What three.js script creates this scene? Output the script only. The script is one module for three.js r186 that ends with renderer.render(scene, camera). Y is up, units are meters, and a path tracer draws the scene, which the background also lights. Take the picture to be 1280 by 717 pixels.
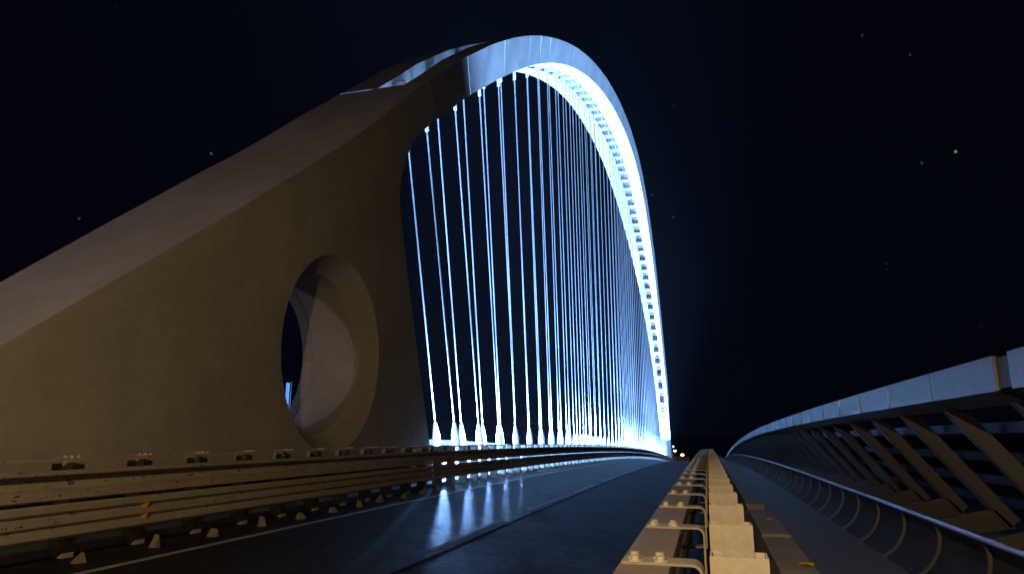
import * as THREE from 'three';
import { mergeGeometries } from 'three/addons/utils/BufferGeometryUtils.js';
import { ImprovedNoise } from 'three/addons/math/ImprovedNoise.js';
import { RoundedBoxGeometry } from 'three/addons/geometries/RoundedBoxGeometry.js';

// ------------------------------------------------------------------ camera, sky, exposure
const CY = 2.03;                                     // eye height above the carriageway's low edge
const scene = new THREE.Scene();
const camera = new THREE.PerspectiveCamera(45.6, 1280 / 717, 0.1, 4000);
camera.rotation.order = 'YXZ';
camera.rotation.set(THREE.MathUtils.degToRad(12.08), THREE.MathUtils.degToRad(15.69), 0);
camera.position.set(0, CY, 0);
scene.add(camera);

const renderer = new THREE.WebGLRenderer({ antialias: true });
renderer.toneMapping = THREE.LinearToneMapping;
renderer.toneMappingExposure = 1.0;
renderer.shadowMap.enabled = true;

let seed = 7;
const rnd = () => { seed = (seed * 1664525 + 1013904223) >>> 0; return seed / 4294967296; };
const rr = (a, b) => a + (b - a) * rnd();

{ // night sky: even dark blue air and a scatter of stars
  const W = 4096, H = 2048, a = new Float32Array(W * H * 4);
  for (let i = 0; i < W * H; i++) { a[i * 4] = 0.00055; a[i * 4 + 1] = 0.0008; a[i * 4 + 2] = 0.0028; a[i * 4 + 3] = 1; }
  for (let k = 0; k < 900; k++) {
    const x = Math.floor(rnd() * W), y = Math.floor(H / 2 + Math.asin(rnd()) / Math.PI * H), m = Math.pow(rnd(), 40), v = 0.0015 + 0.12 * m, t = rnd();
    const put = (px, f) => { const i = (Math.min(H - 1, y) * W + (px % W)) * 4; a[i] += v * f * (0.55 + 0.35 * t); a[i + 1] += v * f * 0.72; a[i + 2] += v * f * 1.0; };
    put(x, 1);
  }
  const ry = THREE.MathUtils.degToRad(15.69), rx = THREE.MathUtils.degToRad(12.08), rot = new THREE.Euler(rx, ry, 0, 'YXZ');
  for (const [px, py, v] of [[1196, 189, 0.9], [263, 192, 0.3], [1153, 204, 0.12], [1078, 44, 0.10], [99, 273, 0.12], [815, 243, 0.12], [843, 132, 0.05], [1110, 330, 0.03]]) {   // the brighter stars
    const v3 = new THREE.Vector3((px - 640) / 853, (358.5 - py) / 853, -1).normalize().applyEuler(rot), x = Math.floor((Math.atan2(v3.z, v3.x) / (2 * Math.PI) + 0.5) * W), y = Math.floor((Math.asin(v3.y) / Math.PI + 0.5) * H), i = (y * W + x) * 4;
    a[i] += v * 0.75; a[i + 1] += v * 0.85; a[i + 2] += v;
  }
  const sky = new THREE.DataTexture(a, W, H, THREE.RGBAFormat, THREE.FloatType);
  sky.mapping = THREE.EquirectangularReflectionMapping; sky.magFilter = THREE.LinearFilter; sky.needsUpdate = true;
  scene.background = sky; scene.environment = sky;
}
const BLUE = new THREE.Color().setRGB(0.215, 0.455, 1.0);       // floodlights under the arch
const SODIUM = new THREE.Color().setRGB(1.0, 0.69, 0.34);     // street lamps
const PALE = new THREE.Color().setRGB(0.95, 0.80, 1.0);         // pale lamp across the median
const FLOOD = 13500, GLOBE = 170, NEARLAMP = 235;

// ------------------------------------------------------------------ textures and materials
const PN = new ImprovedNoise();
const noise = (x, y, z = 0) => PN.noise(x, y, z);
const hash = (x, y, z) => { let h = (Math.imul(x, 374761393) + Math.imul(y, 668265263) + Math.imul(z, 2147483647 - 9)) | 0; h = Math.imul(h ^ (h >>> 13), 1274126177); return ((h ^ (h >>> 16)) >>> 0) / 4294967296; };
function tileNoise(u, v, f, z) {                     // periodic lattice noise, f cells across, -0.5..0.5
  f = Math.round(f); const x = u * f, y = v * f, xi = Math.floor(x), yi = Math.floor(y), fx = x - xi, fy = y - yi, sx = fx * fx * (3 - 2 * fx), sy = fy * fy * (3 - 2 * fy);
  const g = (i, j) => hash((xi + i) % f, (yi + j) % f, z) - 0.5;
  return (g(0, 0) * (1 - sx) + g(1, 0) * sx) * (1 - sy) + (g(0, 1) * (1 - sx) + g(1, 1) * sx) * sy;
}
function makeMap(W, H, fn, color = true) {
  const d = new Uint8Array(W * H * 4);
  for (let y = 0; y < H; y++) for (let x = 0; x < W; x++) {
    const c = fn(x / W, y / H), i = (y * W + x) * 4;
    for (let k = 0; k < 3; k++) d[i + k] = Math.max(0, Math.min(255, Math.round(255 * (Array.isArray(c) ? c[k] : c))));
    d[i + 3] = 255;
  }
  const t = new THREE.DataTexture(d, W, H, THREE.RGBAFormat);
  t.wrapS = t.wrapT = THREE.RepeatWrapping; t.magFilter = THREE.LinearFilter; t.minFilter = THREE.LinearMipmapLinearFilter; t.generateMipmaps = true;
  if (color) t.colorSpace = THREE.SRGBColorSpace;
  t.needsUpdate = true; return t;
}
const rep = (t, u, v) => { const c = t.clone(); c.repeat.set(u, v); c.needsUpdate = true; return c; };
const asphaltC = makeMap(512, 512, (u, v) => {
  const n = 0.3 * tileNoise(u, v, 9, 1) + 0.5 * tileNoise(u, v, 70, 5) + 0.6 * tileNoise(u, v, 160, 6), g = rnd();
  const b = 0.15 + 0.05 * n + (g > 0.93 ? 0.10 * rnd() : 0) - (g < 0.15 ? 0.04 : 0);
  return [b, b, b * 1.0];
});
const asphaltB = makeMap(512, 512, (u, v) => 0.45 + 0.3 * (rnd() - 0.5) + 0.35 * tileNoise(u, v, 150, 2) + 0.25 * tileNoise(u, v, 60, 9), false);
// two pavings meet at the tar seam: a closed, polished surface in the median lane, open coarse chippings in the other
const asphaltR = makeMap(512, 512, (u, v) => (v < 0.515 ? 0.47 : 0.66) + 0.06 * tileNoise(u, v, 12, 4) + 0.16 * tileNoise(u, v, 90, 8) + 0.12 * (rnd() - 0.5), false);
const concreteC = makeMap(512, 512, (u, v) => {
  const n = 0.4 * tileNoise(u, v, 3, 14) + 0.6 * tileNoise(u, v, 7, 11) + 0.4 * tileNoise(u, v, 30, 12) + 0.2 * tileNoise(u, v, 110, 13), b = 0.66 + 0.09 * n + 0.03 * (rnd() - 0.5);
  return [b, b * 0.985, b * 0.95];
});
const concreteB = makeMap(256, 256, (u, v) => 0.5 + 0.3 * tileNoise(u, v, 60, 21) + 0.25 * (rnd() - 0.5), false);
const steelC = makeMap(512, 256, (u, v) => {          // galvanised steel, dusty, with grime specks and scuffs
  const n = 0.5 * tileNoise(u, v, 14, 31) + 0.4 * tileNoise(u, v, 60, 32), s = tileNoise(u, v, 34, 37), q = tileNoise(u, v, 120, 36);
  let b = 0.60 + 0.08 * n + 0.03 * (rnd() - 0.5);
  if (s > 0.33 && q > 0.1) b *= 0.45; if (rnd() > 0.997) b *= 0.4;
  return [b, b * 0.97, b * 0.90];
});
const cleanC = makeMap(512, 512, (u, v) => { const n = 0.5 * tileNoise(u, v, 9, 51) + 0.4 * tileNoise(u, v, 45, 52) + 0.3 * tileNoise(u, v, 140, 53), b = 0.66 + 0.10 * n + 0.04 * (rnd() - 0.5); return [b, b * 0.965, b * 0.90]; });
const steelR = makeMap(256, 256, (u, v) => 0.55 + 0.14 * tileNoise(u, v, 30, 41) + 0.06 * (rnd() - 0.5), false);
const std = (o) => new THREE.MeshStandardMaterial(o);
const rgb = (r, g, b) => new THREE.Color().setRGB(r, g, b);
const M = {
  asphalt: new THREE.MeshPhysicalMaterial({ ior: 1.33, specularIntensity: 0.3,  map: rep(asphaltC, 1 / 3.1, 1 / 3.1), roughnessMap: rep(asphaltR, 1 / 4.3, 1 / 9.62), bumpMap: rep(asphaltB, 1 / 1.3, 1 / 1.3), bumpScale: 0.010, roughness: 1.0 }),
  tar: new THREE.MeshPhysicalMaterial({ color: rgb(0.008, 0.008, 0.009), specularIntensity: 0.1, roughness: 0.95, bumpMap: rep(asphaltB, 1 / 0.9, 1 / 0.9), bumpScale: 0.003 }),
  paint: std({ map: rep(concreteC, 0.7, 0.7), color: rgb(0.72, 0.72, 0.7), roughness: 0.7, bumpMap: rep(asphaltB, 0.9, 0.9), bumpScale: 0.003 }),
  wornPaint: std({ map: rep(concreteC, 0.7, 0.7), color: rgb(0.42, 0.42, 0.42), roughness: 0.85, bumpMap: rep(asphaltB, 0.9, 0.9), bumpScale: 0.004 }),
  wall: std({ map: rep(concreteC, 1 / 5, 1 / 5), color: rgb(0.8, 0.8, 0.8), bumpMap: rep(concreteB, 1.1, 1.1), bumpScale: 0.003, roughness: 0.85 }),
  arch: std({ map: rep(concreteC, 1 / 6, 1 / 6), color: rgb(0.8, 0.8, 0.8), roughness: 0.5 }),
  archPanel: [0.76, 0.79, 0.82, 0.85].map((f) => std({ map: rep(concreteC, 1 / 6, 1 / 6), color: rgb(f, f, f), roughness: 0.46 })),
  cable: std({ color: rgb(0.26, 0.26, 0.26), roughness: 0.45 }),
  socket: std({ color: rgb(0.78, 0.79, 0.80), roughness: 0.45 }),
  steel: std({ map: rep(steelC, 1 / 3.7, 1 / 1.9), color: rgb(1.25, 1.22, 1.12), roughnessMap: rep(steelR, 0.7, 0.7), roughness: 1, metalness: 0.25 }),
  ledge: std({ map: rep(cleanC, 1 / 1.7, 1 / 1.7), color: rgb(0.5, 0.46, 0.42), roughness: 0.7, metalness: 0.1, bumpMap: rep(concreteB, 3, 3), bumpScale: 0.002 }),
  bracket: std({ map: rep(cleanC, 1, 1), color: rgb(0.8, 0.76, 0.7), roughness: 0.65, metalness: 0.1, bumpMap: rep(concreteB, 3, 3), bumpScale: 0.002 }),
  steelPlain: std({ map: rep(cleanC, 1 / 1.3, 1 / 1.3), color: rgb(1.4, 1.37, 1.3), roughness: 0.6, metalness: 0.15, bumpMap: rep(concreteB, 3, 3), bumpScale: 0.0012 }),
  darkSteel: std({ map: rep(steelC, 0.6, 0.6), color: rgb(0.45, 0.43, 0.40), roughness: 0.6, metalness: 0.2 }),
  cladding: [0.8, 0.9, 1.0, 1.08].map((f) => std({ map: rep(concreteC, 1 / 2.7, 1 / 2.7), color: rgb(f * 0.92, f * 0.97, f * 1.05), roughness: 0.36, metalness: 0.45 })),
  strut: std({ map: rep(concreteC, 0.5, 0.5), color: rgb(0.25, 0.25, 0.255), roughness: 0.6 }),
  walkway: std({ map: rep(concreteC, 1 / 1.7, 1 / 1.7), color: rgb(0.29, 0.30, 0.29), roughness: 0.6 }),
  concrete: std({ map: rep(concreteC, 1 / 2.2, 1 / 2.2), color: rgb(0.5, 0.47, 0.42), bumpMap: rep(concreteB, 1.3, 1.3), bumpScale: 0.006, roughness: 0.7 }),
  median: std({ map: rep(concreteC, 1 / 3, 1 / 3), color: rgb(1.2, 1.2, 1.2), roughness: 0.6 }),
  mesh: std({ color: rgb(0.012, 0.013, 0.015), roughness: 0.85 }),
  glintStrip: std({ color: rgb(0.75, 0.76, 0.78), roughness: 0.22, metalness: 0.9 }),
  slat: std({ color: rgb(0.05, 0.05, 0.052), roughness: 0.8 }),
  ribSteel: std({ color: rgb(0.11, 0.11, 0.115), roughness: 0.42, metalness: 0.5 }),
  handrail: std({ color: rgb(0.55, 0.57, 0.6), roughness: 0.3, metalness: 0.8 }),
  soil: std({ color: rgb(0.035, 0.035, 0.025), roughness: 1 }),
  amber: new THREE.MeshPhysicalMaterial({ color: rgb(0.42, 0.17, 0.02), roughness: 0.3, clearcoat: 0.6 }),
  rubber: std({ color: rgb(0.02, 0.02, 0.02), roughness: 0.8 }),
  foot: std({ map: rep(steelC, 1, 1), color: rgb(0.62, 0.58, 0.45), roughness: 0.75 }),
  yellow: std({ color: rgb(0.6, 0.36, 0.02), roughness: 0.7, side: THREE.DoubleSide }),
  lens: std({ color: rgb(0.8, 0.85, 0.9), emissive: BLUE, emissiveIntensity: 90, roughness: 0.4 }),
  sodiumLens: std({ color: rgb(0.8, 0.7, 0.5), emissive: SODIUM, emissiveIntensity: 14, roughness: 0.4 }),
  paleLens: std({ color: rgb(0.8, 0.8, 0.8), emissive: PALE, emissiveIntensity: 12, roughness: 0.4 }),
  sodiumFar: std({ color: rgb(0.8, 0.7, 0.5), emissive: SODIUM, emissiveIntensity: 9, roughness: 0.4 }),
  redLens: std({ color: rgb(0.5, 0.05, 0.05), emissive: rgb(1, 0.08, 0.12), emissiveIntensity: 1.2 }),
  blueSign: std({ color: rgb(0.2, 0.3, 0.6), emissive: rgb(0.12, 0.33, 1), emissiveIntensity: 0.9 }),
  plaster: std({ map: rep(concreteC, 0.3, 0.3), roughness: 0.9 }),
  housing: std({ color: rgb(0.12, 0.12, 0.125), roughness: 0.5, metalness: 0.4 }),
};

// ------------------------------------------------------------------ helpers
const names = new Map();
function numbered(n) { const c = names.get(n) || 0; names.set(n, c + 1); return c ? `${n}_${String(c).padStart(3, '0')}` : n; }
function shadow(o) { o.castShadow = true; o.receiveShadow = true; return o; }
function top(o, name, label, category, group, kind) {
  o.name = numbered(name); scene.add(o);
  o.userData.label = label; o.userData.category = category;
  if (group) o.userData.group = group;
  if (kind) o.userData.kind = kind;
  return o;
}
function mesh(name, geo, mat, parent) { const m = shadow(new THREE.Mesh(geo, mat)); m.name = name; if (parent) parent.add(m); return m; }
function structure(name, geo, mat, label, category) { const m = shadow(new THREE.Mesh(geo, mat)); top(m, name, label, category, null, 'structure'); return m; }
const RC = 2700;                                     // crest of the deck
function drop(d) { if (d <= 0) return 0; const e = 235; return d < e ? d * d / (2 * RC) : e * e / (2 * RC) + (d - e) * e / RC; }
function slope(d) { return d <= 0 ? 0 : Math.min(d, 235) / RC; }
// sweep of a closed outline [x, y] along the deck from d0 to d1 (d = metres ahead, world z = -d)
function sweep(prof, d0, d1, step = 3, off = null) {
  const n = Math.max(1, Math.ceil((d1 - d0) / step)), pos = [], uv = [], idx = [], N = prof.length; let v0 = 0, per = 0;
  for (let e = 0; e < N; e++) {
    const a = prof[e], b = prof[(e + 1) % N], L = Math.hypot(b[0] - a[0], b[1] - a[1]);
    for (let i = 0; i <= n; i++) {
      const d = d0 + (d1 - d0) * i / n, dy = -drop(d) + (off ? off(d) : 0);
      pos.push(a[0], a[1] + dy, -d, b[0], b[1] + dy, -d); uv.push(d, per, d, per + L);
      if (i < n) { const k = v0 + i * 2; idx.push(k, k + 1, k + 2, k + 1, k + 3, k + 2); }
    }
    v0 += (n + 1) * 2; per += L;
  }
  const tri = THREE.ShapeUtils.triangulateShape(prof.map((p) => new THREE.Vector2(p[0], p[1])), []);
  for (const [d, flip] of [[d0, false], [d1, true]]) {
    const dy = -drop(d) + (off ? off(d) : 0);
    for (const p of prof) { pos.push(p[0], p[1] + dy, -d); uv.push(p[0], p[1]); }
    for (const t of tri) flip ? idx.push(v0 + t[0], v0 + t[2], v0 + t[1]) : idx.push(v0 + t[0], v0 + t[1], v0 + t[2]);
    v0 += N;
  }
  const g = new THREE.BufferGeometry();
  g.setAttribute('position', new THREE.Float32BufferAttribute(pos, 3)); g.setAttribute('uv', new THREE.Float32BufferAttribute(uv, 2)); g.setIndex(idx);
  g.computeVertexNormals(); return g;
}
const rect = (x0, x1, y0, y1) => [[x0, y0], [x1, y0], [x1, y1], [x0, y1]];
function thick(line, t) {                            // open polyline -> closed outline of thickness t
  const L = [], R = [];
  line.forEach((p, i) => {
    const a = line[Math.max(0, i - 1)], b = line[Math.min(line.length - 1, i + 1)], l = Math.hypot(b[0] - a[0], b[1] - a[1]), nx = -(b[1] - a[1]) / l, ny = (b[0] - a[0]) / l;
    L.push([p[0] + nx * t / 2, p[1] + ny * t / 2]); R.unshift([p[0] - nx * t / 2, p[1] - ny * t / 2]);
  });
  return L.concat(R);
}
function box(x, y, z, sx, sy, sz, r = 0) { const g = r ? new RoundedBoxGeometry(sx, sy, sz, 2, r) : new THREE.BoxGeometry(sx, sy, sz); g.translate(x, y, z); return g; }
function bar(a, b, sx, sz, r = 0) {                   // bar between two points
  const A = new THREE.Vector3(...a), B = new THREE.Vector3(...b), D = B.clone().sub(A), l = D.length();
  const g = r ? new THREE.CylinderGeometry(r, r, l, 10) : new THREE.BoxGeometry(sx, l, sz);
  g.applyQuaternion(new THREE.Quaternion().setFromUnitVectors(new THREE.Vector3(0, 1, 0), D.normalize())); g.translate(...A.add(B).multiplyScalar(0.5).toArray()); return g;
}
function merge(list) { return mergeGeometries(list.map((g) => { const h = g.index ? g.toNonIndexed() : g; for (const k of Object.keys(h.attributes)) if (!['position', 'normal', 'uv'].includes(k)) h.deleteAttribute(k); return h; })); }
function extrude(pts, depth, bevel = 0) {
  const s = new THREE.Shape(pts.map((p) => new THREE.Vector2(p[0], p[1])));
  return new THREE.ExtrudeGeometry(s, { depth, bevelEnabled: bevel > 0, bevelSize: bevel, bevelThickness: bevel, bevelSegments: 1 });
}
// ================================================================== SETTING
const fall = (x) => -0.031 * x;                       // crossfall: the road rises towards the median
{ // terrain
  const g = new THREE.PlaneGeometry(6000, 6000, 60, 60); g.rotateX(-Math.PI / 2);
  const p = g.attributes.position; for (let i = 0; i < p.count; i++) { const x = p.getX(i), z = p.getZ(i); p.setY(i, Math.hypot(x, z) > 400 ? 1.2 * noise(x * 0.004, z * 0.004) : 0); }
  g.computeVertexNormals(); g.translate(0, -13.6, 0);
  structure('ground', g, M.soil, 'dark flat ground far below and around the bridge', 'ground');
}
const road = structure('road', sweep([[-9.3, fall(-9.3)], [0.32, fall(0.32)], [0.32, -0.5], [-9.3, -0.5]], -40, 262, 2.5), M.asphalt, 'dark asphalt carriageway rising over the crest of the bridge', 'road');
const strip = (x0, x1, lift) => [[x0, fall(x0) + lift], [x1, fall(x1) + lift], [x1, fall(x1) + lift - 0.003], [x0, fall(x0) + lift - 0.003]];
mesh('edge_line', sweep(strip(-8.06, -7.92, 0.0075), -40, 262, 3), M.paint, road);
mesh('edge_line', sweep(strip(-0.92, -0.78, 0.0075), -40, 262, 3), M.wornPaint, road);
for (let d = -34.3; d < 255; d += 6.5) mesh('lane_dash', sweep(strip(-4.62, -4.50, 0.0075), d, d + 4.4, 2.2), M.wornPaint, road);
mesh('tar_seam', sweep(strip(-4.36, -4.25, 0.004), -40, 262, 3), M.tar, road);
structure('road', sweep([[-24, 0.02], [-14.6, 0.30], [-14.6, -0.5], [-24, -0.5]], -40, 262, 2.5), M.asphalt, 'opposite carriageway hidden behind the lit median', 'road');
structure('median', sweep([[-14.598, 0.42], [-13.0, 0.42], [-12.9, 0.52], [-10.6, 0.52], [-10.5, 0.42], [-9.302, 0.42], [-9.302, -0.6], [-14.598, -0.6]], -40, 262, 2.5), M.median, 'white painted median spine that carries the cables between the carriageways', 'median');

// ================================================================== ARCH
const K = 1.044, XC = -11.25 * K;
const inBase = [[26, -4.2], [24.43, -0.41], [22.82, 3.45], [21.86, 5.92], [21.2, 7.7], [21.09, 8.37], [21.26, 9.19], [21.65, 10.05], [22.25, 10.87], [23.07, 11.65], [24.26, 12.61], [25.57, 13.63], [28.63, 16.03], [31.35, 18.03], [33.96, 19.9], [37.56, 22.36], [43.83, 26.3], [49.37, 29.35], [56.28, 32.65], [65.1, 36.2], [74.8, 39.3], [84.1, 41.5], [95.5, 43.5], [109.5, 44.6], [122, 43.9], [135, 41.6], [149, 37.6], [163, 32.1], [176, 25.2], [187, 17.6], [193.5, 12.0], [199.2, 6.2], [203, 1.5], [206, -4], [209, -14]];
const inner = new THREE.CatmullRomCurve3(inBase.map((p) => new THREE.Vector3(p[0], p[1] + CY, 0)), false, 'centripetal');
const SN = 900, samples = [];
{ const L = inner.getLength(); inner.arcLengthDivisions = 3000; inner.updateArcLengths(); for (let i = 0; i <= SN; i++) { const p = inner.getPointAt(i / SN), t = inner.getTangentAt(i / SN); samples.push({ s: i / SN * L, d: p.x, h: p.y, td: t.x, th: t.y }); } }
for (let it = 0; it < 60; it++) { const c = samples.map((q) => [q.d, q.h]); for (let i = 95; i < SN - 40; i++) { samples[i].d = (c[i - 4][0] + 2 * c[i][0] + c[i + 4][0]) / 4; samples[i].h = (c[i - 4][1] + 2 * c[i][1] + c[i + 4][1]) / 4; } }
for (let i = 1; i < SN; i++) { const a = samples[i - 1], b = samples[i + 1], l = Math.hypot(b.d - a.d, b.h - a.h); samples[i].td = (b.d - a.d) / l; samples[i].th = (b.h - a.h) / l; }
const at = (i) => { const f = Math.max(0, Math.min(SN, i)), a = Math.floor(f), b = Math.min(SN, a + 1), k = f - a, A = samples[a], B = samples[b], m = (q) => A[q] + (B[q] - A[q]) * k; return { s: m('s'), d: m('d'), h: m('h'), td: m('td'), th: m('th') }; };
function indexAtD(D) { let i = samples.findIndex((q, j) => j > 60 && q.d >= D && q.h > 12 && samples[j].td > 0 || (j > 300 && q.d >= D)); return i < 0 ? SN : i; }
const lerp = THREE.MathUtils.lerp, ss = THREE.MathUtils.smoothstep;
const halfW = (d) => K * (d < 112 ? lerp(1.6, 2.5, ss(d, 20, 108)) : lerp(2.5, 1.3, ss(d, 112, 205)));
const lean = (d) => 0.36 * ss(d, 23.6, 33) * (1 - ss(d, 195, 204));
const thickAt = (d) => lerp(1.56, 1.92, ss(d, 23, 33)) - 0.18 * ss(d, 34, 50) + 0.18 * ss(d, 58, 95);
const halfF = (d) => d < 112 ? lerp(2.2 * K, halfW(d), ss(d, 30, 100)) : halfW(d);          // far rib stands wider at its root
const SH = 0.62;                                     // half width of the slot
const pt = (q, n, x) => new THREE.Vector3(x, q.h + q.td * n, -(q.d - q.th * n));
function loft(section, i0, i1, steps, closed = true) {       // section(q) -> list of [x, n]
  const pos = [], uv = [], idx = []; let v0 = 0; const S = [];
  for (let i = 0; i <= steps; i++) { const q = at(i0 + (i1 - i0) * i / steps); S.push([q, section(q)]); }
  const N = S[0][1].length;
  for (let e = 0; e < N; e++) {
    let acc = 0;
    S.forEach(([q, sec], i) => {
      const a = pt(q, sec[e][1], sec[e][0]), b0 = sec[(e + 1) % N], b = pt(q, b0[1], b0[0]);
      pos.push(a.x, a.y, a.z, b.x, b.y, b.z); uv.push(q.s, 0, q.s, a.distanceTo(b));
      if (i < steps) { const k = v0 + i * 2; idx.push(k, k + 2, k + 1, k + 1, k + 2, k + 3); }
    });
    v0 += (steps + 1) * 2;
  }
  if (closed) for (const [w, flip] of [[0, false], [steps, true]]) {
    const [q, sec] = S[w]; for (const c of sec) { const a = pt(q, c[1], c[0]); pos.push(a.x, a.y, a.z); uv.push(c[0], c[1]); }
    for (let k = 1; k < N - 1; k++) flip ? idx.push(v0, v0 + k + 1, v0 + k) : idx.push(v0, v0 + k, v0 + k + 1);
    v0 += N;
  }
  const g = new THREE.BufferGeometry(); g.setAttribute('position', new THREE.Float32BufferAttribute(pos, 3)); g.setAttribute('uv', new THREE.Float32BufferAttribute(uv, 2)); g.setIndex(idx); g.computeVertexNormals(); return g;
}
const arch = top(new THREE.Group(), 'bridge_arch', 'tall white steel arch rising from a solid wall pierced by a round hole', 'arch bridge');
const i0 = samples.findIndex((q, j) => q.d > 24.2 && q.h > 13), iEnd = samples.findIndex((q, j) => j > 500 && q.h < 4.0 * K + CY);
{ // two ribs, joined by cross beams
  const rib = (side) => (q) => { const w = side < 0 ? halfF(q.d) : halfW(q.d), l = lean(q.d) * (side < 0 ? ss(q.d, 45, 75) : 1), t = thickAt(q.d); const out = XC + side * w, outT = XC + side * (w + l), inn = XC + side * SH; return side < 0 ? [[inn, 0], [inn, t], [outT, t], [out, 0]] : [[out, 0], [outT, t], [inn, t], [inn, 0]]; };
  const iM = samples.findIndex((q) => q.d > 28.4 && q.h > 13);
  for (const sd of [1, -1]) { mesh('rib_root', loft(rib(sd), i0, iM, 18), M.arch, arch); mesh('rib', loft(rib(sd), iM, iEnd, 216), M.arch, arch); }
  // far leg, solid down to its footing
  mesh('far_leg', loft((q) => { const w = halfW(q.d), t = thickAt(q.d) + 9 * ss(samples[iEnd].h - q.h, 0.5, 14); return [[XC + w, 0], [XC + w, t], [XC - w, t], [XC - w, 0]]; }, iEnd, SN, 20), M.arch, arch);
  // skin plates on the road side of the near rib, each a hair out of true
  const plates = 56, a = samples.findIndex((q) => q.d > 28.4 && q.h > 13) + 0.1, b = iEnd - 1;
  for (let k = 0; k < plates; k++) {
    const j0 = lerp(a, b, k / plates), j1 = lerp(a, b, (k + 1) / plates) - 0.05, tl = rr(-0.006, 0.012), tb = rr(-0.010, 0.010);
    const g = loft((q) => { const w = halfW(q.d), l = lean(q.d), t = thickAt(q.d), x0 = XC + w, x1 = XC + w + l, sk = tb * (2 * (q.s - at(j0).s) / (at(j1).s - at(j0).s) - 1); return [[x0 + 0.004, 0.012], [x0 + 0.010, 0.012], [x1 + 0.016 + tl + sk, t - 0.012], [x1 + 0.004, t - 0.012]]; }, j0, j1, 4);
    mesh('side_plate', g, M.archPanel[Math.floor(rnd() * 4)], arch);
  }
}
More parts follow.
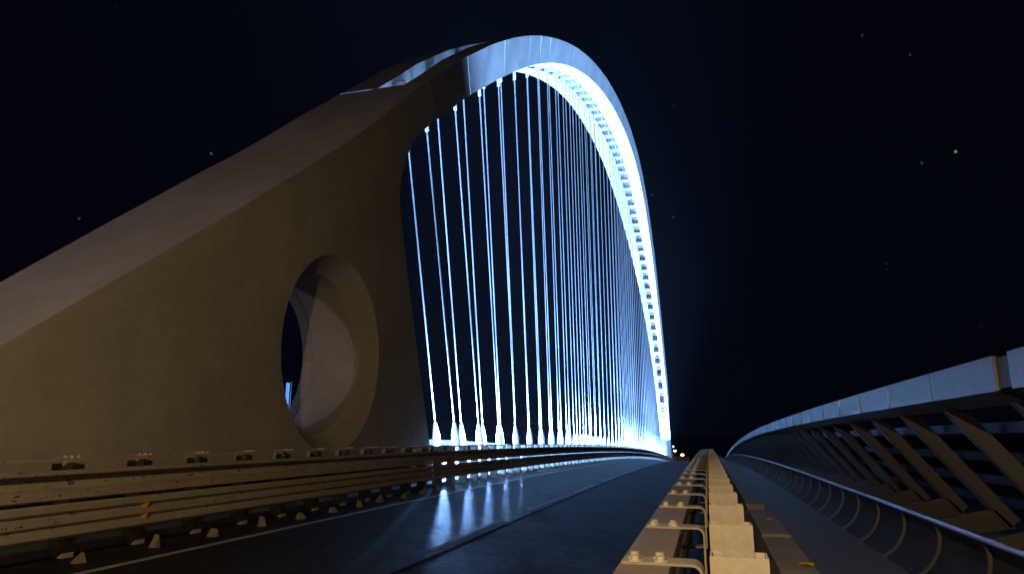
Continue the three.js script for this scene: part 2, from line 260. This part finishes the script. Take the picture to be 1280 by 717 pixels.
{ // springing wall with the round hole (outline in d, h)
  const q0 = at(i0), t0 = thickAt(q0.d), T0 = [q0.d - q0.th * t0, q0.h + q0.td * t0];
  const topB = [[2.6, -2.5], [5.3, -0.5], [7.68, 1.27], [8.91, 2.2], [10.52, 3.41], [12.72, 5.07], [15.89, 7.55], [18.06, 9.28], [20.85, 11.75]].map((p) => [p[0], p[1] + CY]);
  const outline = [];
  for (let i = i0; i >= 0 && samples[i].h > -0.88; i -= 3) outline.push([samples[i].d, samples[i].h]);
  outline[0] = [q0.d, q0.h];
  outline.push([outline[outline.length - 1][0] + 0.02, -0.9]); outline.push([2.6, -0.9]);
  const tc = new THREE.CatmullRomCurve3([...topB, T0].map((p) => new THREE.Vector3(p[0], p[1], 0)), false, 'centripetal').getPoints(40).map((p) => [p.x, p.y]);
  outline.push(...tc);
  const hc = [16.6 * K, 2.15 * K + CY], XN = XC + 1.6 * K, XF = XC - 0.70 * K, NS = 72;
  const circle = (r, ry = r) => Array.from({ length: NS }, (_, i) => { const a = i / NS * Math.PI * 2; return [hc[0] + Math.cos(a) * r, hc[1] + Math.sin(a) * ry]; });
  const rings = [[XN, 2.66, 2.80], [XN - 0.03, 2.63, 2.77], [XN - 0.56, 2.16, 2.30], [XN - 0.60, 2.13, 2.27], [XF + 0.32, 2.13, 2.27], [XF + 0.29, 2.10, 2.24], [XF, 2.04, 2.18]];
  const parts = [];
  const face = (x, hole, flip) => {
    const tri = THREE.ShapeUtils.triangulateShape(outline.map((p) => new THREE.Vector2(...p)), [hole.map((p) => new THREE.Vector2(...p))]), all = outline.concat(hole), pos = [], uv = [], idx = [];
    for (const p of all) { pos.push(x, p[1], -p[0]); uv.push(p[0], p[1]); }
    for (const t of tri) flip ? idx.push(t[0], t[2], t[1]) : idx.push(...t);
    const g = new THREE.BufferGeometry(); g.setAttribute('position', new THREE.Float32BufferAttribute(pos, 3)); g.setAttribute('uv', new THREE.Float32BufferAttribute(uv, 2)); g.setIndex(idx); g.computeVertexNormals(); return g;
  };
  const cw = THREE.ShapeUtils.isClockWise(outline.map((p) => new THREE.Vector2(...p)));
  parts.push(face(XN, circle(rings[0][1], rings[0][2]), cw), face(XF, circle(rings[6][1], rings[6][2]), !cw));
  const band = (A, xa, B, xb) => { const pos = [], uv = [], idx = [], n = A.length; let s = 0; for (let i = 0; i <= n; i++) { const p = A[i % n], r = B[i % n]; if (i) s += Math.hypot(p[0] - A[i - 1][0], p[1] - A[i - 1][1]); pos.push(xa, p[1], -p[0], xb, r[1], -r[0]); uv.push(s, 0, s, Math.abs(xb - xa)); if (i < n) { const k = i * 2; idx.push(k, k + 1, k + 2, k + 1, k + 3, k + 2); } } const g = new THREE.BufferGeometry(); g.setAttribute('position', new THREE.Float32BufferAttribute(pos, 3)); g.setAttribute('uv', new THREE.Float32BufferAttribute(uv, 2)); g.setIndex(idx); return g; };
  const flat = (g) => { const h = g.toNonIndexed(); h.computeVertexNormals(); return h; };
  parts.push(flat(band(outline, XN, outline, XF)));
  mesh('springing_wall', merge(parts), M.wall, arch);
  const liner = [];
  for (let i = 0; i + 1 < rings.length; i++) { const g = band(circle(rings[i][1], rings[i][2]), rings[i][0], circle(rings[i + 1][1], rings[i + 1][2]), rings[i + 1][0]); g.computeVertexNormals(); liner.push(g); }
  mesh('round_opening', merge(liner), M.wall, arch);
  // coping slab that widens the wall's top
  const cop = tc;
  const cg = (() => {                                  // slab outline widens with height
    const ps = [], ix = [], uv = [], tab = [[2.6, 12.56], [7.68, 12.68], [8.91, 12.94], [10.52, 13.31], [12.72, 13.78], [15.89, 14.17], [18.06, 14.28], [20.85, 14.16], [22, 14.06], [30, 14.05]], far = (d) => { const j = Math.max(1, tab.findIndex((q) => q[0] >= d)), [a, b] = [tab[j - 1], tab[j]]; return -lerp(a[1], b[1], Math.max(0, Math.min(1, (d - a[0]) / (b[0] - a[0])))); };
    cop.forEach((p, i) => { const x0 = XF - 0.002, x1 = Math.min(x0 - 0.05, far(p[0])), y = p[1] - 0.004; ps.push(x0, y, -p[0], x1, y, -p[0], x1, y - 0.5, -p[0], x0, y - 0.9, -p[0]); for (let e = 0; e < 4; e++) uv.push(p[0], e); if (i + 1 < cop.length) { const k = i * 4; for (let e = 0; e < 3; e++) ix.push(k + e, k + e + 1, k + e + 4, k + e + 1, k + e + 5, k + e + 4); } });
    const g = new THREE.BufferGeometry(); g.setAttribute('position', new THREE.Float32BufferAttribute(ps, 3)); g.setAttribute('uv', new THREE.Float32BufferAttribute(uv, 2)); g.setIndex(ix); const h = g.toNonIndexed(); h.computeVertexNormals(); return h;
  })();
  mesh('wall_coping', cg, M.wall, arch);
}
// ------------------------------------------------------------------ cables, floodlights, cross beams
const NC = 50, SP = 3.44, D0 = 27.5;
const baseY = (d) => 0.52 - drop(d);
const topOffset = (k) => { const u = (k - 24.5) / 24.5; return 5.3 * Math.sign(u) * Math.pow(Math.abs(u), 1.1); };
const iRoot = samples.findIndex((q, j) => q.h > 8.9 + CY);
const cableTop = (k) => { if (k === 0) return iRoot; const D = D0 + SP * k + topOffset(k); let best = i0 + 1, e = 1e9; for (let i = i0 + 1; i < iEnd - 4; i++) { const x = Math.abs(samples[i].d - D); if (x < e) { e = x; best = i; } } return best; };
{
  const strandG = new THREE.CylinderGeometry(0.039, 0.039, 1, 10, 1, true); strandG.translate(0, 0.5, 0);
  const sockG = new THREE.LatheGeometry([[0.001, 0], [0.15, 0], [0.155, 0.1], [0.195, 1.4], [0.19, 1.62], [0.075, 2.24], [0.06, 2.30], [0.046, 2.31]].map((p) => new THREE.Vector2(...p)), 14);
  const capG = new THREE.CylinderGeometry(0.10, 0.085, 0.9, 10); 
  for (let k = 0; k < NC; k++) {
    const D = D0 + SP * k, it = cableTop(k), q = at(it);
    for (const x of [XC + 0.48, XC - 0.48]) {
      const g = top(new THREE.Group(), 'hanger_cable', 'slender white steel hanger cable rising from the median to the arch slot', 'cable', 'hanger cables in two rows under the arch');
      const b = new THREE.Vector3(x, baseY(D), -D), t = pt(q, 0.25, x), dir = t.clone().sub(b), L = dir.length();
      g.position.copy(b); g.quaternion.setFromUnitVectors(new THREE.Vector3(0, 1, 0), dir.normalize());
      const st = mesh('strand', strandG, M.cable, g); st.position.y = 2.29; st.scale.y = L - 2.29;
      mesh('socket', sockG, M.socket, g);
      const cp = mesh('end_cap', capG, M.socket, g); cp.position.y = L - 0.62;
    }
    // cross beam in the slot
    if (k === 0) continue;
    const half = 0.62, n0 = it, dsi = SN / samples[SN].s;
    const cb = loft((qq) => [[XC + SH - 0.004, 0.06], [XC + SH - 0.004, 1.0], [XC - SH + 0.004, 1.0], [XC - SH + 0.004, 0.06]], n0 - half * dsi, n0 + half * dsi, 2);
    mesh('cross_beam', cb, M.arch, arch);
    const cp2 = loft((qq) => [[XC + SH - 0.004, 0.3], [XC + SH - 0.004, 0.75], [XC - SH + 0.004, 0.75], [XC - SH + 0.004, 0.3]], n0 + (SP * 0.5 - 0.06) * dsi, n0 + (SP * 0.5 + 0.10) * dsi, 1);
    mesh('diaphragm', cp2, M.arch, arch);
    if (k < 16) mesh('anchor_block', loft((qq) => [[XC - 0.2, 0.9], [XC - 0.2, 1.5], [XC - 0.48, 1.5], [XC - 0.48, 0.9]], n0 - 0.15 * dsi, n0 + 0.15 * dsi, 1), M.socket, arch);
  }
  const can = new THREE.CylinderGeometry(0.17, 0.14, 0.24, 14); can.translate(0, 0.2, 0);
  const bk = merge([box(-0.19, 0.13, 0, 0.02, 0.26, 0.09), box(0.19, 0.13, 0, 0.02, 0.26, 0.09), box(0, 0.012, 0, 0.4, 0.024, 0.2)]);
  const lensG = new THREE.SphereGeometry(0.155, 14, 6, 0, Math.PI * 2, 0, Math.PI / 2); lensG.translate(0, 0.322, 0);
  for (let k = 0; k <= NC; k++) {
    const D = D0 + SP * k - 0.62, g = top(new THREE.Group(), 'floodlight', 'small round floodlight shining up between two cable sockets on the median', 'floodlight', 'floodlights along the median');
    g.position.set(XC, baseY(D), -D); g.rotation.x = -slope(D);
    mesh('bracket', bk, M.housing, g); mesh('housing', can, M.housing, g); mesh('lens', lensG, M.lens, g);
    const q = at(k === NC ? iEnd + 6 : cableTop(k)), s = new THREE.SpotLight(BLUE, FLOOD, 0, 0.56, 0.9, 2);
    s.position.set(0, 0.5, 0); s.castShadow = true; s.shadow.radius = 6; g.add(s);
    const tgt = pt(q, 0, XC), dir = tgt.sub(g.position).normalize().applyQuaternion(g.quaternion.clone().invert());
    s.target.position.copy(dir.multiplyScalar(10)); g.add(s.target); s.name = 'flood_beam'; s.target.name = 'flood_aim';
    const gl0 = new THREE.PointLight(BLUE, GLOBE, 0, 2); gl0.position.set(0, 0.37, 0); gl0.castShadow = true; gl0.shadow.radius = 4; gl0.name = 'flood_glow'; g.add(gl0);
  }
}
// ================================================================== GUARD RAILS
const boltG = merge([new THREE.CylinderGeometry(0.017, 0.017, 0.018, 6).translate(0, 0.011, 0), new THREE.CylinderGeometry(0.026, 0.026, 0.005, 12).translate(0, 0.0025, 0)]);
// outlines: u = metres from the front face away from the road, v = metres above the foot
const OUT = {
  topRail: [[0, 1.395], [0, 1.43], [0.24, 1.43], [0.24, 1.39], [0.232, 1.39], [0.232, 1.422], [0.008, 1.422], [0.008, 1.395]],
  upper: thick([[0.22, 1.26], [0.02, 1.262], [0.0, 1.25], [0.0, 1.215], [0.16, 1.19], [0.17, 1.03], [0.03, 1.0], [0.0, 0.985], [0.0, 0.885], [0.05, 0.865]], 0.007),
  wave: thick([[0.09, 0.81], [0.03, 0.815], [0.0, 0.79], [0.0, 0.72], [0.075, 0.685], [0.075, 0.665], [0.0, 0.63], [0.0, 0.555], [0.075, 0.52], [0.075, 0.50], [0.0, 0.465], [0.0, 0.395], [0.03, 0.365], [0.09, 0.37]], 0.006),
};
const GP = 1.335;
function guardRail(label, front, sgn, foot, dFirst, n, d0, d1, near) {   // sgn: direction away from the road
  const g = top(new THREE.Group(), 'guard_rail', label, 'guard rail');
  const P = (o) => { const r = o.map(([u, v]) => [front + sgn * u, foot + v]); return sgn < 0 ? r : r.slice().reverse(); };
  const step = 2;
  mesh('top_rail', sweep(P(OUT.topRail), d0, d1, step), near ? M.ledge : M.steel, g);
  mesh('upper_beam', sweep(P(OUT.upper), d0, d1, step), M.steel, g);
  // wave beam in overlapping lengths
  const L = 4 * GP; let c = 0;
  for (let d = d0; d < d1; d += L) mesh('wave_beam', sweep(P(OUT.wave.map(([u, v]) => [u + (c++ && 0), v])).map(([x, y]) => [x, y]), d + 0.003, Math.min(d1, d + L - 0.003), step), M.steel, g);
  // posts: lipped channels, open away from the camera
  const W = 0.285, Dp = 0.19, t = 0.009, lip = 0.055, cx = front + sgn * (0.42 + W / 2), ph = 1.42 + 0.3;
  const ch = new THREE.Shape([[-W / 2, 0], [W / 2, 0], [W / 2, Dp], [W / 2 - lip, Dp], [W / 2 - lip, Dp - t], [W / 2 - t, Dp - t], [W / 2 - t, t], [-W / 2 + t, t], [-W / 2 + t, Dp - t], [-W / 2 + lip, Dp - t], [-W / 2 + lip, Dp], [-W / 2, Dp]].map((p) => new THREE.Vector2(...p)));
  const postG = new THREE.ExtrudeGeometry(ch, { depth: ph, bevelEnabled: true, bevelSize: 0.002, bevelThickness: 0.002, bevelSegments: 1 }); postG.rotateX(-Math.PI / 2); postG.translate(0, -0.3, 0);
  // bracket: bent plate lying on the top rail and turning down in front of the post
  const bl = []; const R = 0.045; bl.push([0.012, 1.4365], [0.385 - R, 1.4365]); for (let a = 1; a <= 5; a++) bl.push([0.385 - R + R * Math.sin(a * Math.PI / 10), 1.4365 - R + R * Math.cos(a * Math.PI / 10)]); bl.push([0.385, 1.12]);
  let bp = thick(bl, 0.0095).map(([u, v]) => [sgn * u, v]); if (sgn < 0) bp = bp.reverse();
  const brG = extrude(bp, 0.16, 0.0015); brG.translate(0, 0, -0.08);
  const br2 = extrude((sgn < 0 ? (a) => a.reverse() : (a) => a)(thick([[0.16, 1.1], [0.385, 1.12]], 0.012).map(([u, v]) => [sgn * u, v])), 0.12); br2.translate(0, 0, -0.06);
  const ftG = new THREE.BufferGeometry();             // gusset at the post's foot: a folded wedge
  { const w = 0.075, v = [[-w, 0, 0.02], [w, 0, 0.03], [w * 0.9, 0.02, 0.16], [-w * 0.7, 0.02, 0.15], [-w * 0.45, 0.17, 0.03], [w * 0.65, 0.15, 0.05]], f = [[3, 2, 5], [3, 5, 4], [0, 3, 4], [2, 1, 5], [0, 4, 5], [0, 5, 1], [0, 1, 2], [0, 2, 3]], ps = [], uv = []; for (const q of f) for (const i of q) { ps.push(...v[i]); uv.push(v[i][0] * 4, v[i][1] * 4); } ftG.setAttribute('position', new THREE.Float32BufferAttribute(ps, 3)); ftG.setAttribute('uv', new THREE.Float32BufferAttribute(uv, 2)); ftG.computeVertexNormals(); }
  for (let k = 0; k < n; k++) {
    const d = dFirst + GP * k, y = foot - drop(d);
    const po = mesh('post', postG, near ? M.steelPlain : M.steel, g); po.position.set(cx, y + rr(-0.006, 0.006), -d); po.rotation.set(rr(-0.006, 0.006), rr(-0.02, 0.02), 0);
    const b = mesh('bracket', brG, near ? M.bracket : M.steel, g); b.position.set(front, y + 0.0, -(d - 0.30)); b.rotation.y = rr(-0.012, 0.012);
    if (k < 26) mesh('spacer', br2, M.darkSteel, g).position.set(front, y, -(d - 0.25));
    if (k < (near ? 14 : 12)) for (const [u, w] of [[0.07, -0.045], [0.19, -0.045], [0.07, 0.052], [0.19, 0.052]]) { const bo = mesh('bolt', boltG, M.steelPlain, b); bo.position.set(sgn * (u + rr(-0.008, 0.008)), 1.4425, w); bo.rotation.y = rnd() * 3; bo.scale.setScalar(near ? 1.35 : 1.1); }
    if (!near && k < 11) { const f = mesh('foot_gusset', ftG, M.foot, g); f.position.set(front - sgn * 0.02, y - 0.02, -d); f.rotation.y = -sgn * 0.5 + rr(-0.8, 0.8); f.scale.set(rr(0.9, 1.7), rr(0.8, 1.35), rr(0.9, 1.6)); }
  }
  return g;
}
const FL = -8.62, footL = fall(FL);
const gl = guardRail('long triple wave guard rail on the median side, amber reflectors and scuffed waves', FL, -1, footL, 8.25, 130, -20, 186, false);
{ // amber reflectors in the wave valleys
  const rs = extrude([[-0.055, -0.03], [0.0, -0.055], [0.045, -0.03], [0.045, 0.03], [0.0, 0.055], [-0.055, 0.03]], 0.07, 0.006);
  for (let d = 9.35; d < 70; d += 12) for (const v of [0.675, 0.51]) { const m = mesh('reflector', rs, M.amber, gl); m.rotation.y = 0.25; m.position.set(FL - 0.045, footL + v - drop(d), -d); }
}
guardRail('guard rail with open channel posts and bolted top brackets beside the walkway', -0.445, 1, 0.0 - 0.01, 2.535, 125, -20, 166, true);

// ================================================================== RIGHT SIDE: upstand, walkway, balustrade, edge parapet
const wk = structure('walkway', sweep([[0.95, -0.9], [0.95, 0.20], [1.74, 0.20], [1.745, 0.185], [1.76, 0.185], [1.765, 0.20], [2.2, 0.20], [2.205, 0.165], [2.75, 0.165], [2.75, -0.9]].reverse(), -20, 240, 2.5), M.walkway, 'narrow dark teal walkway between guard rail and curved balustrade', 'walkway');
{ // upstand: concrete core with steel capping plates in lengths
  const u = top(new THREE.Group(), 'kerb_upstand', 'concrete upstand with grimy steel capping plates between guard rail and walkway', 'upstand');
  mesh('core', sweep(rect(0.60, 0.86, -0.6, 0.74), -20, 240, 2.5), M.concrete, u);
  let d = -20, i = 0; const cuts = [-14, -8, -2, 3, 7.2, 9.6, 12.6]; for (let e = 20; e < 236; e += 8) cuts.push(e);
  for (const e of cuts) { const hi = d >= 12.5; const y = hi ? 0.90 : (d >= 9.5 ? 0.80 : 0.772) + rr(-0.006, 0.006); mesh('capping_plate', sweep(hi ? rect(0.575, 0.845, 0.744, y) : rect(0.585, 0.93, 0.744, y), d + 0.012, e - 0.012, 2.5), hi ? M.darkSteel : M.concrete, u); if (hi) mesh('edge_strip', sweep(rect(0.562, 0.573, y - 0.05, y + 0.012), d + 0.012, e - 0.012, 2.5), M.handrail, u); d = e; i++; }
}
{ // cable duct in the gap behind the posts
  mesh('core', sweep(rect(0.30, 0.598, -0.6, 0.12), -20, 240, 3), M.rubber, top(new THREE.Group(), 'cable_duct', 'black duct strip lying low between the posts and the upstand', 'duct'));
}
const BX = 2.5, bal = top(new THREE.Group(), 'balustrade', 'curved balustrade with shiny tube handrail and hooked steel ribs along the walkway', 'balustrade');
{
  const arc = [[BX + 0.02, 0.17], [BX + 0.17, 0.27], [BX + 0.30, 0.43], [BX + 0.37, 0.60], [BX + 0.38, 0.76], [BX + 0.34, 0.90]];
  const cv = new THREE.CatmullRomCurve3(arc.map((p) => new THREE.Vector3(p[0], p[1], 0))).getPoints(14).map((p) => [p.x, p.y]);
  const tube = rect(-0.03, 0.03, -0.03, 0.03);
  const oct = Array.from({ length: 10 }, (_, i) => { const a = i / 10 * Math.PI * 2; return [BX + 0.32 + 0.032 * Math.cos(a), 0.915 + 0.032 * Math.sin(a)]; });
  mesh('handrail', sweep(oct, -20, 230, 2), M.handrail, bal);
  const ribG = extrude(thick(cv, 0.04), 0.014, 0.002);
  for (let d = 0.4, k = 0; d < 226; d += 1.72, k++) { const m = mesh('rib', ribG, M.ribSteel, bal); m.position.set(0, -drop(d), -d); }
  mesh('mesh_panel', sweep(thick(cv.map(([x, y]) => [x + 0.045, y]), 0.006), -20, 228, 2.5), M.mesh, bal);
}
const par = top(new THREE.Group(), 'edge_parapet', 'high outer parapet with metal clad top beam on leaning struts beyond the walkway', 'parapet');
{
  const PX = 4.45, yb = CY + 0.68, yt = CY + 1.24, B = 3.44;
  mesh('beam_core', sweep([[PX + 0.05, yb + 0.04], [PX + 0.5, yb - 0.16], [PX + 0.75, yb + 0.1], [PX + 0.6, yt - 0.04], [PX + 0.05, yt - 0.04]], -20, 238, 3), M.strut, par);
  for (let d = 12.45 - B * 8, k = 0; d < 232; d += B, k++) {
    const near = Math.abs(d - 12.45) < 0.01, a = d + (near ? 0.16 : 0.018), b = d + B - (Math.abs(d + B - 12.45) < 0.01 ? 0.45 : 0.018), px = () => rr(-0.008, 0.008);
    // each panel: front sheet with end lips, slightly twisted
    const c = [px(), px(), px(), px()], n = 4, pos = [], uv = [], idx = [];
    const prof = (f) => { const e = (f < 0.001 || f > 0.999) ? 0 : 0.010 * Math.sin(f * Math.PI * 1 + k); return [[PX + 0.6, yt + 0.006], [PX + lerp(c[0], c[1], f) - e, yt], [PX + lerp(c[2], c[3], f) - e * 1.5 + 0.004, yb], [PX + 0.46, yb - 0.185]]; };
    for (let e = 0; e < 3; e++) { const v0 = pos.length / 3; for (let i = 0; i <= n; i++) { const f = i / n, dd = lerp(a, b, f), p = prof(f), y0 = -drop(dd); pos.push(p[e][0], p[e][1] + y0, -dd, p[e + 1][0], p[e + 1][1] + y0, -dd); uv.push(dd, e, dd, e + 0.6); if (i < n) { const q = v0 + i * 2; idx.push(q, q + 2, q + 1, q + 1, q + 2, q + 3); } } }
    for (const [f, s] of [[0, 1], [1, -1]]) { const v0 = pos.length / 3, dd = lerp(a, b, f), p = prof(f), y0 = -drop(dd); for (const r of [p[1], p[2], [PX + 0.07, yb + 0.02], [PX + 0.07, yt - 0.01]]) { pos.push(r[0], r[1] + y0, -dd); uv.push(r[0], r[1]); } idx.push(v0, v0 + 1, v0 + 2, v0, v0 + 2, v0 + 3); }
    const g = new THREE.BufferGeometry(); g.setAttribute('position', new THREE.Float32BufferAttribute(pos, 3)); g.setAttribute('uv', new THREE.Float32BufferAttribute(uv, 2)); g.setIndex(idx); g.computeVertexNormals();
    mesh('cladding_panel', g, M.cladding[Math.floor(rnd() * 4)], par);
    if (!near && d > 18.5) { // polished strip added at the joint to draw its glint
      const cv = new THREE.CatmullRomCurve3([0, 0.2, 0.42, 0.6, 0.8, 1].map((f) => new THREE.Vector3(PX - 0.004 + rr(-0.004, 0.006), lerp(yb - 0.01, yt + 0.01, f) - drop(d), -d + rr(-0.022, 0.022))));
      mesh('glint_strip', new THREE.TubeGeometry(cv, 10, rr(0.012, 0.022), 6), M.glintStrip, par);
    }
    // leaning strut and the tapered rib under it
    const ds = d + B * 0.12, y0 = -drop(ds);
    if (ds > -12) {
      mesh('strut', bar([PX + 0.46, yb - 0.10 + y0, -ds], [PX + 2.50, CY - 2.05 + y0, -ds], 0.30, 0.10), M.strut, par);
      mesh('strut_flange', bar([PX + 0.31, yb - 0.18 + y0, -ds], [PX + 2.33, CY - 2.16 + y0, -ds], 0.025, 0.24), M.strut, par);
      const w = extrude([[PX + 2.5, CY - 2.15], [PX + 2.1, CY - 1.72], [PX + 0.75, CY - 2.02], [PX - 0.2, CY - 2.3], [PX + 1.4, CY - 2.35]], 0.2); w.translate(0, y0, -ds - 0.15);
      mesh('deck_rib', w, M.strut, par);
    }
  }
  for (const f of [0.16, 0.40, 0.62, 0.84]) { const x = lerp(PX + 0.85, PX + 2.95, f), y = lerp(yb - 0.12, CY - 2.0, f); mesh('slat', sweep([[x, y - 0.09], [x + 0.05, y - 0.11], [x + 0.05, y + 0.09], [x, y + 0.11]], -14, 232, 3), M.slat, par); }
  mesh('edge_plate', sweep(rect(PX + 0.6, PX + 2.6, CY - 2.75, CY - 2.4), -20, 238, 3), M.darkSteel, par);
}
{ // parapet of the opposite carriageway
  const g = top(new THREE.Group(), 'edge_parapet', 'distant parapet beam of the opposite carriageway seen low between the cables', 'parapet');
  const X = -28.2, y = CY - 0.35;
  for (let d = -6; d < 236; d += 3.44) { mesh('cladding_panel', sweep([[X, y], [X + 0.05, y + 0.56], [X - 0.5, y + 0.58], [X - 0.5, y]].reverse(), d + 0.01, d + 3.43, 3.5), M.cladding[Math.floor(rnd() * 4)], g); mesh('strut', bar([X - 0.3, y - drop(d), -d], [X - 1.8, y - 2.6 - drop(d), -d], 0.12, 0.34), M.strut, g); }
  mesh('edge_plate', sweep(rect(X - 2.6, X + 4.2, -0.9, -0.3), -20, 238, 3), M.darkSteel, g);
}
// ------------------------------------------------------------------ small things
{
  const d = 18.2, y = -drop(d), g = top(new THREE.Group(), 'marker_post', 'thin post with a flat rusty crossbar standing beside the guard rail', 'post');
  g.position.set(0.60, y + 0.9, -d);
  mesh('stem', box(0, 0.12, 0, 0.035, 0.26, 0.035), M.darkSteel, g); mesh('crossbar', box(0.07, 0.262, 0, 0.24, 0.03, 0.06), M.foot, g);
}
{
  const g = new THREE.PlaneGeometry(0.09, 0.12, 3, 3), p = g.attributes.position; for (let i = 0; i < p.count; i++) p.setZ(i, 0.012 * Math.sin(i * 2.1)); g.rotateX(-Math.PI / 2); g.rotateY(0.7); g.computeVertexNormals();
  for (const [x, d, l] of [[0.80, 11.1, 'crumpled yellow scrap lying on the upstand capping beside the longest plate'], [0.86, 7.6, 'yellow scrap by the joint of the grimy capping plates']]) { const m = shadow(new THREE.Mesh(g, M.yellow)); m.position.set(x, 0.822 - drop(d) - (d < 9 ? 0.03 : 0), -d); m.rotation.y = d; top(m, 'litter_scrap', l, 'litter'); }
}
function streetLamp(x, d, y0, h, arm, turn, label, lensM, intensity, size = 1, group = null, tint = SODIUM) {
  const g = top(new THREE.Group(), 'street_lamp', label, 'street lamp', group); g.position.set(x, y0, -d); g.rotation.y = turn;
  const pg = new THREE.CylinderGeometry(0.06, 0.1, h, 10); pg.translate(0, h / 2, 0); mesh('pole', pg, M.darkSteel, g);
  mesh('arm', bar([0, h - 0.05, 0], [arm, h + 0.25, 0], 0, 0, 0.04), M.darkSteel, g);
  mesh('lamp_head', box(arm + 0.25, h + 0.33, 0, 0.7, 0.12, 0.28, 0.04), M.housing, g);
  const lg = new THREE.SphereGeometry(0.13 * size, 14, 10); lg.scale(1.3, 0.8, 1); lg.translate(arm + 0.28, h + 0.27 - 0.1 * size, 0); mesh('lens', lg, lensM, g);
  if (intensity) { const p = new THREE.PointLight(tint, intensity, 0, 2); p.position.set(arm + 0.28, h + 0.27 - 0.1 * size, 0); p.castShadow = true; p.shadow.radius = 5; p.name = 'lamp_glow'; g.add(p); }
}
streetLamp(0.74, -3.2, 0.76, 5.2, 1.5, Math.PI, 'sodium street lamp on a tall pole behind the camera, standing on the upstand', M.sodiumLens, NEARLAMP);
streetLamp(-24.6, -5, 0.1, 6.6, 2.6, 0, 'pale white street lamp behind the camera on the opposite carriageway', M.paleLens, 155, 1, null, PALE);
streetLamp(-12.3, 262, -13.6, 10.8, -0.58, 0, 'distant lit sodium street lamp with arm turned from the road beyond the crest', M.sodiumFar, 900, 2.6);
streetLamp(-12.0, 250, -13.6, 9.6, 0.5, 0.6, 'distant lit sodium street lamp right beside the foot of the lit arch', M.sodiumFar, 0, 3);
streetLamp(-9.4, 240, -12.6, 7.6, 0.6, 0.3, 'distant lit sodium street lamp beside the low lit hut', M.sodiumFar, 1500, 3.4);
{
  const g = top(new THREE.Group(), 'roadside_hut', 'low flat roofed hut lit orange by street lamps beyond the crest', 'hut'); g.position.set(-9.3, -13.5, -256);
  mesh('wall', box(0, 3.6, 0, 5, 7.2, 4), M.plaster, g); mesh('roof', box(0, 7.33, 0, 5.5, 0.25, 4.5), M.concrete, g); mesh('door', box(0.6, 1.1, 2.03, 1, 2.2, 0.05), M.darkSteel, g); mesh('window', box(-1.4, 6.2, 2.03, 0.9, 0.9, 0.05), M.mesh, g);
}
{
  const g = top(new THREE.Group(), 'lit_sign', 'narrow blue lit vertical sign seen through the round hole', 'sign'); g.position.set(-27.1, -0.62, -40.55);
  mesh('post', box(0, 2.2, -0.1, 0.12, 4.5, 0.12), M.darkSteel, g); mesh('lit_panel', box(0, 5.25, 0, 0.2, 1.42, 0.1), M.blueSign, g); mesh('frame', merge([box(0.2, 5.2, -0.05, 0.05, 1.7, 0.08), box(0.04, 4.5, -0.03, 0.36, 0.06, 0.14)]), M.housing, g);
}
for (const [x, d, h, m, l] of [[94, 212, 7.0, M.sodiumFar, 'far yellow lamp seen between struts just below the parapet slats'], [76, 213, 7.1, M.sodiumFar, 'far small pale lamp seen between the struts, beside the redder one'], [60, 214, 3.0, M.redLens, 'far red beacon seen low between the leaning struts']]) {
  const g = top(new THREE.Group(), 'distant_lamp', l, 'lamp'); g.position.set(x, -13.6, -d); const r = m === M.redLens ? 0.22 : 0.26;
  mesh('pole', new THREE.CylinderGeometry(0.06, 0.09, h, 8).translate(0, h / 2, 0), M.darkSteel, g); mesh('lens', new THREE.SphereGeometry(r, 10, 8).translate(0, h + r * 0.8, 0), m, g);
}
scene.fog = new THREE.FogExp2(new THREE.Color().setRGB(0.86, 0.9, 1.0), 0.000025);      // thin haze added for the blue glow around the lit arch
renderer.render(scene, camera);
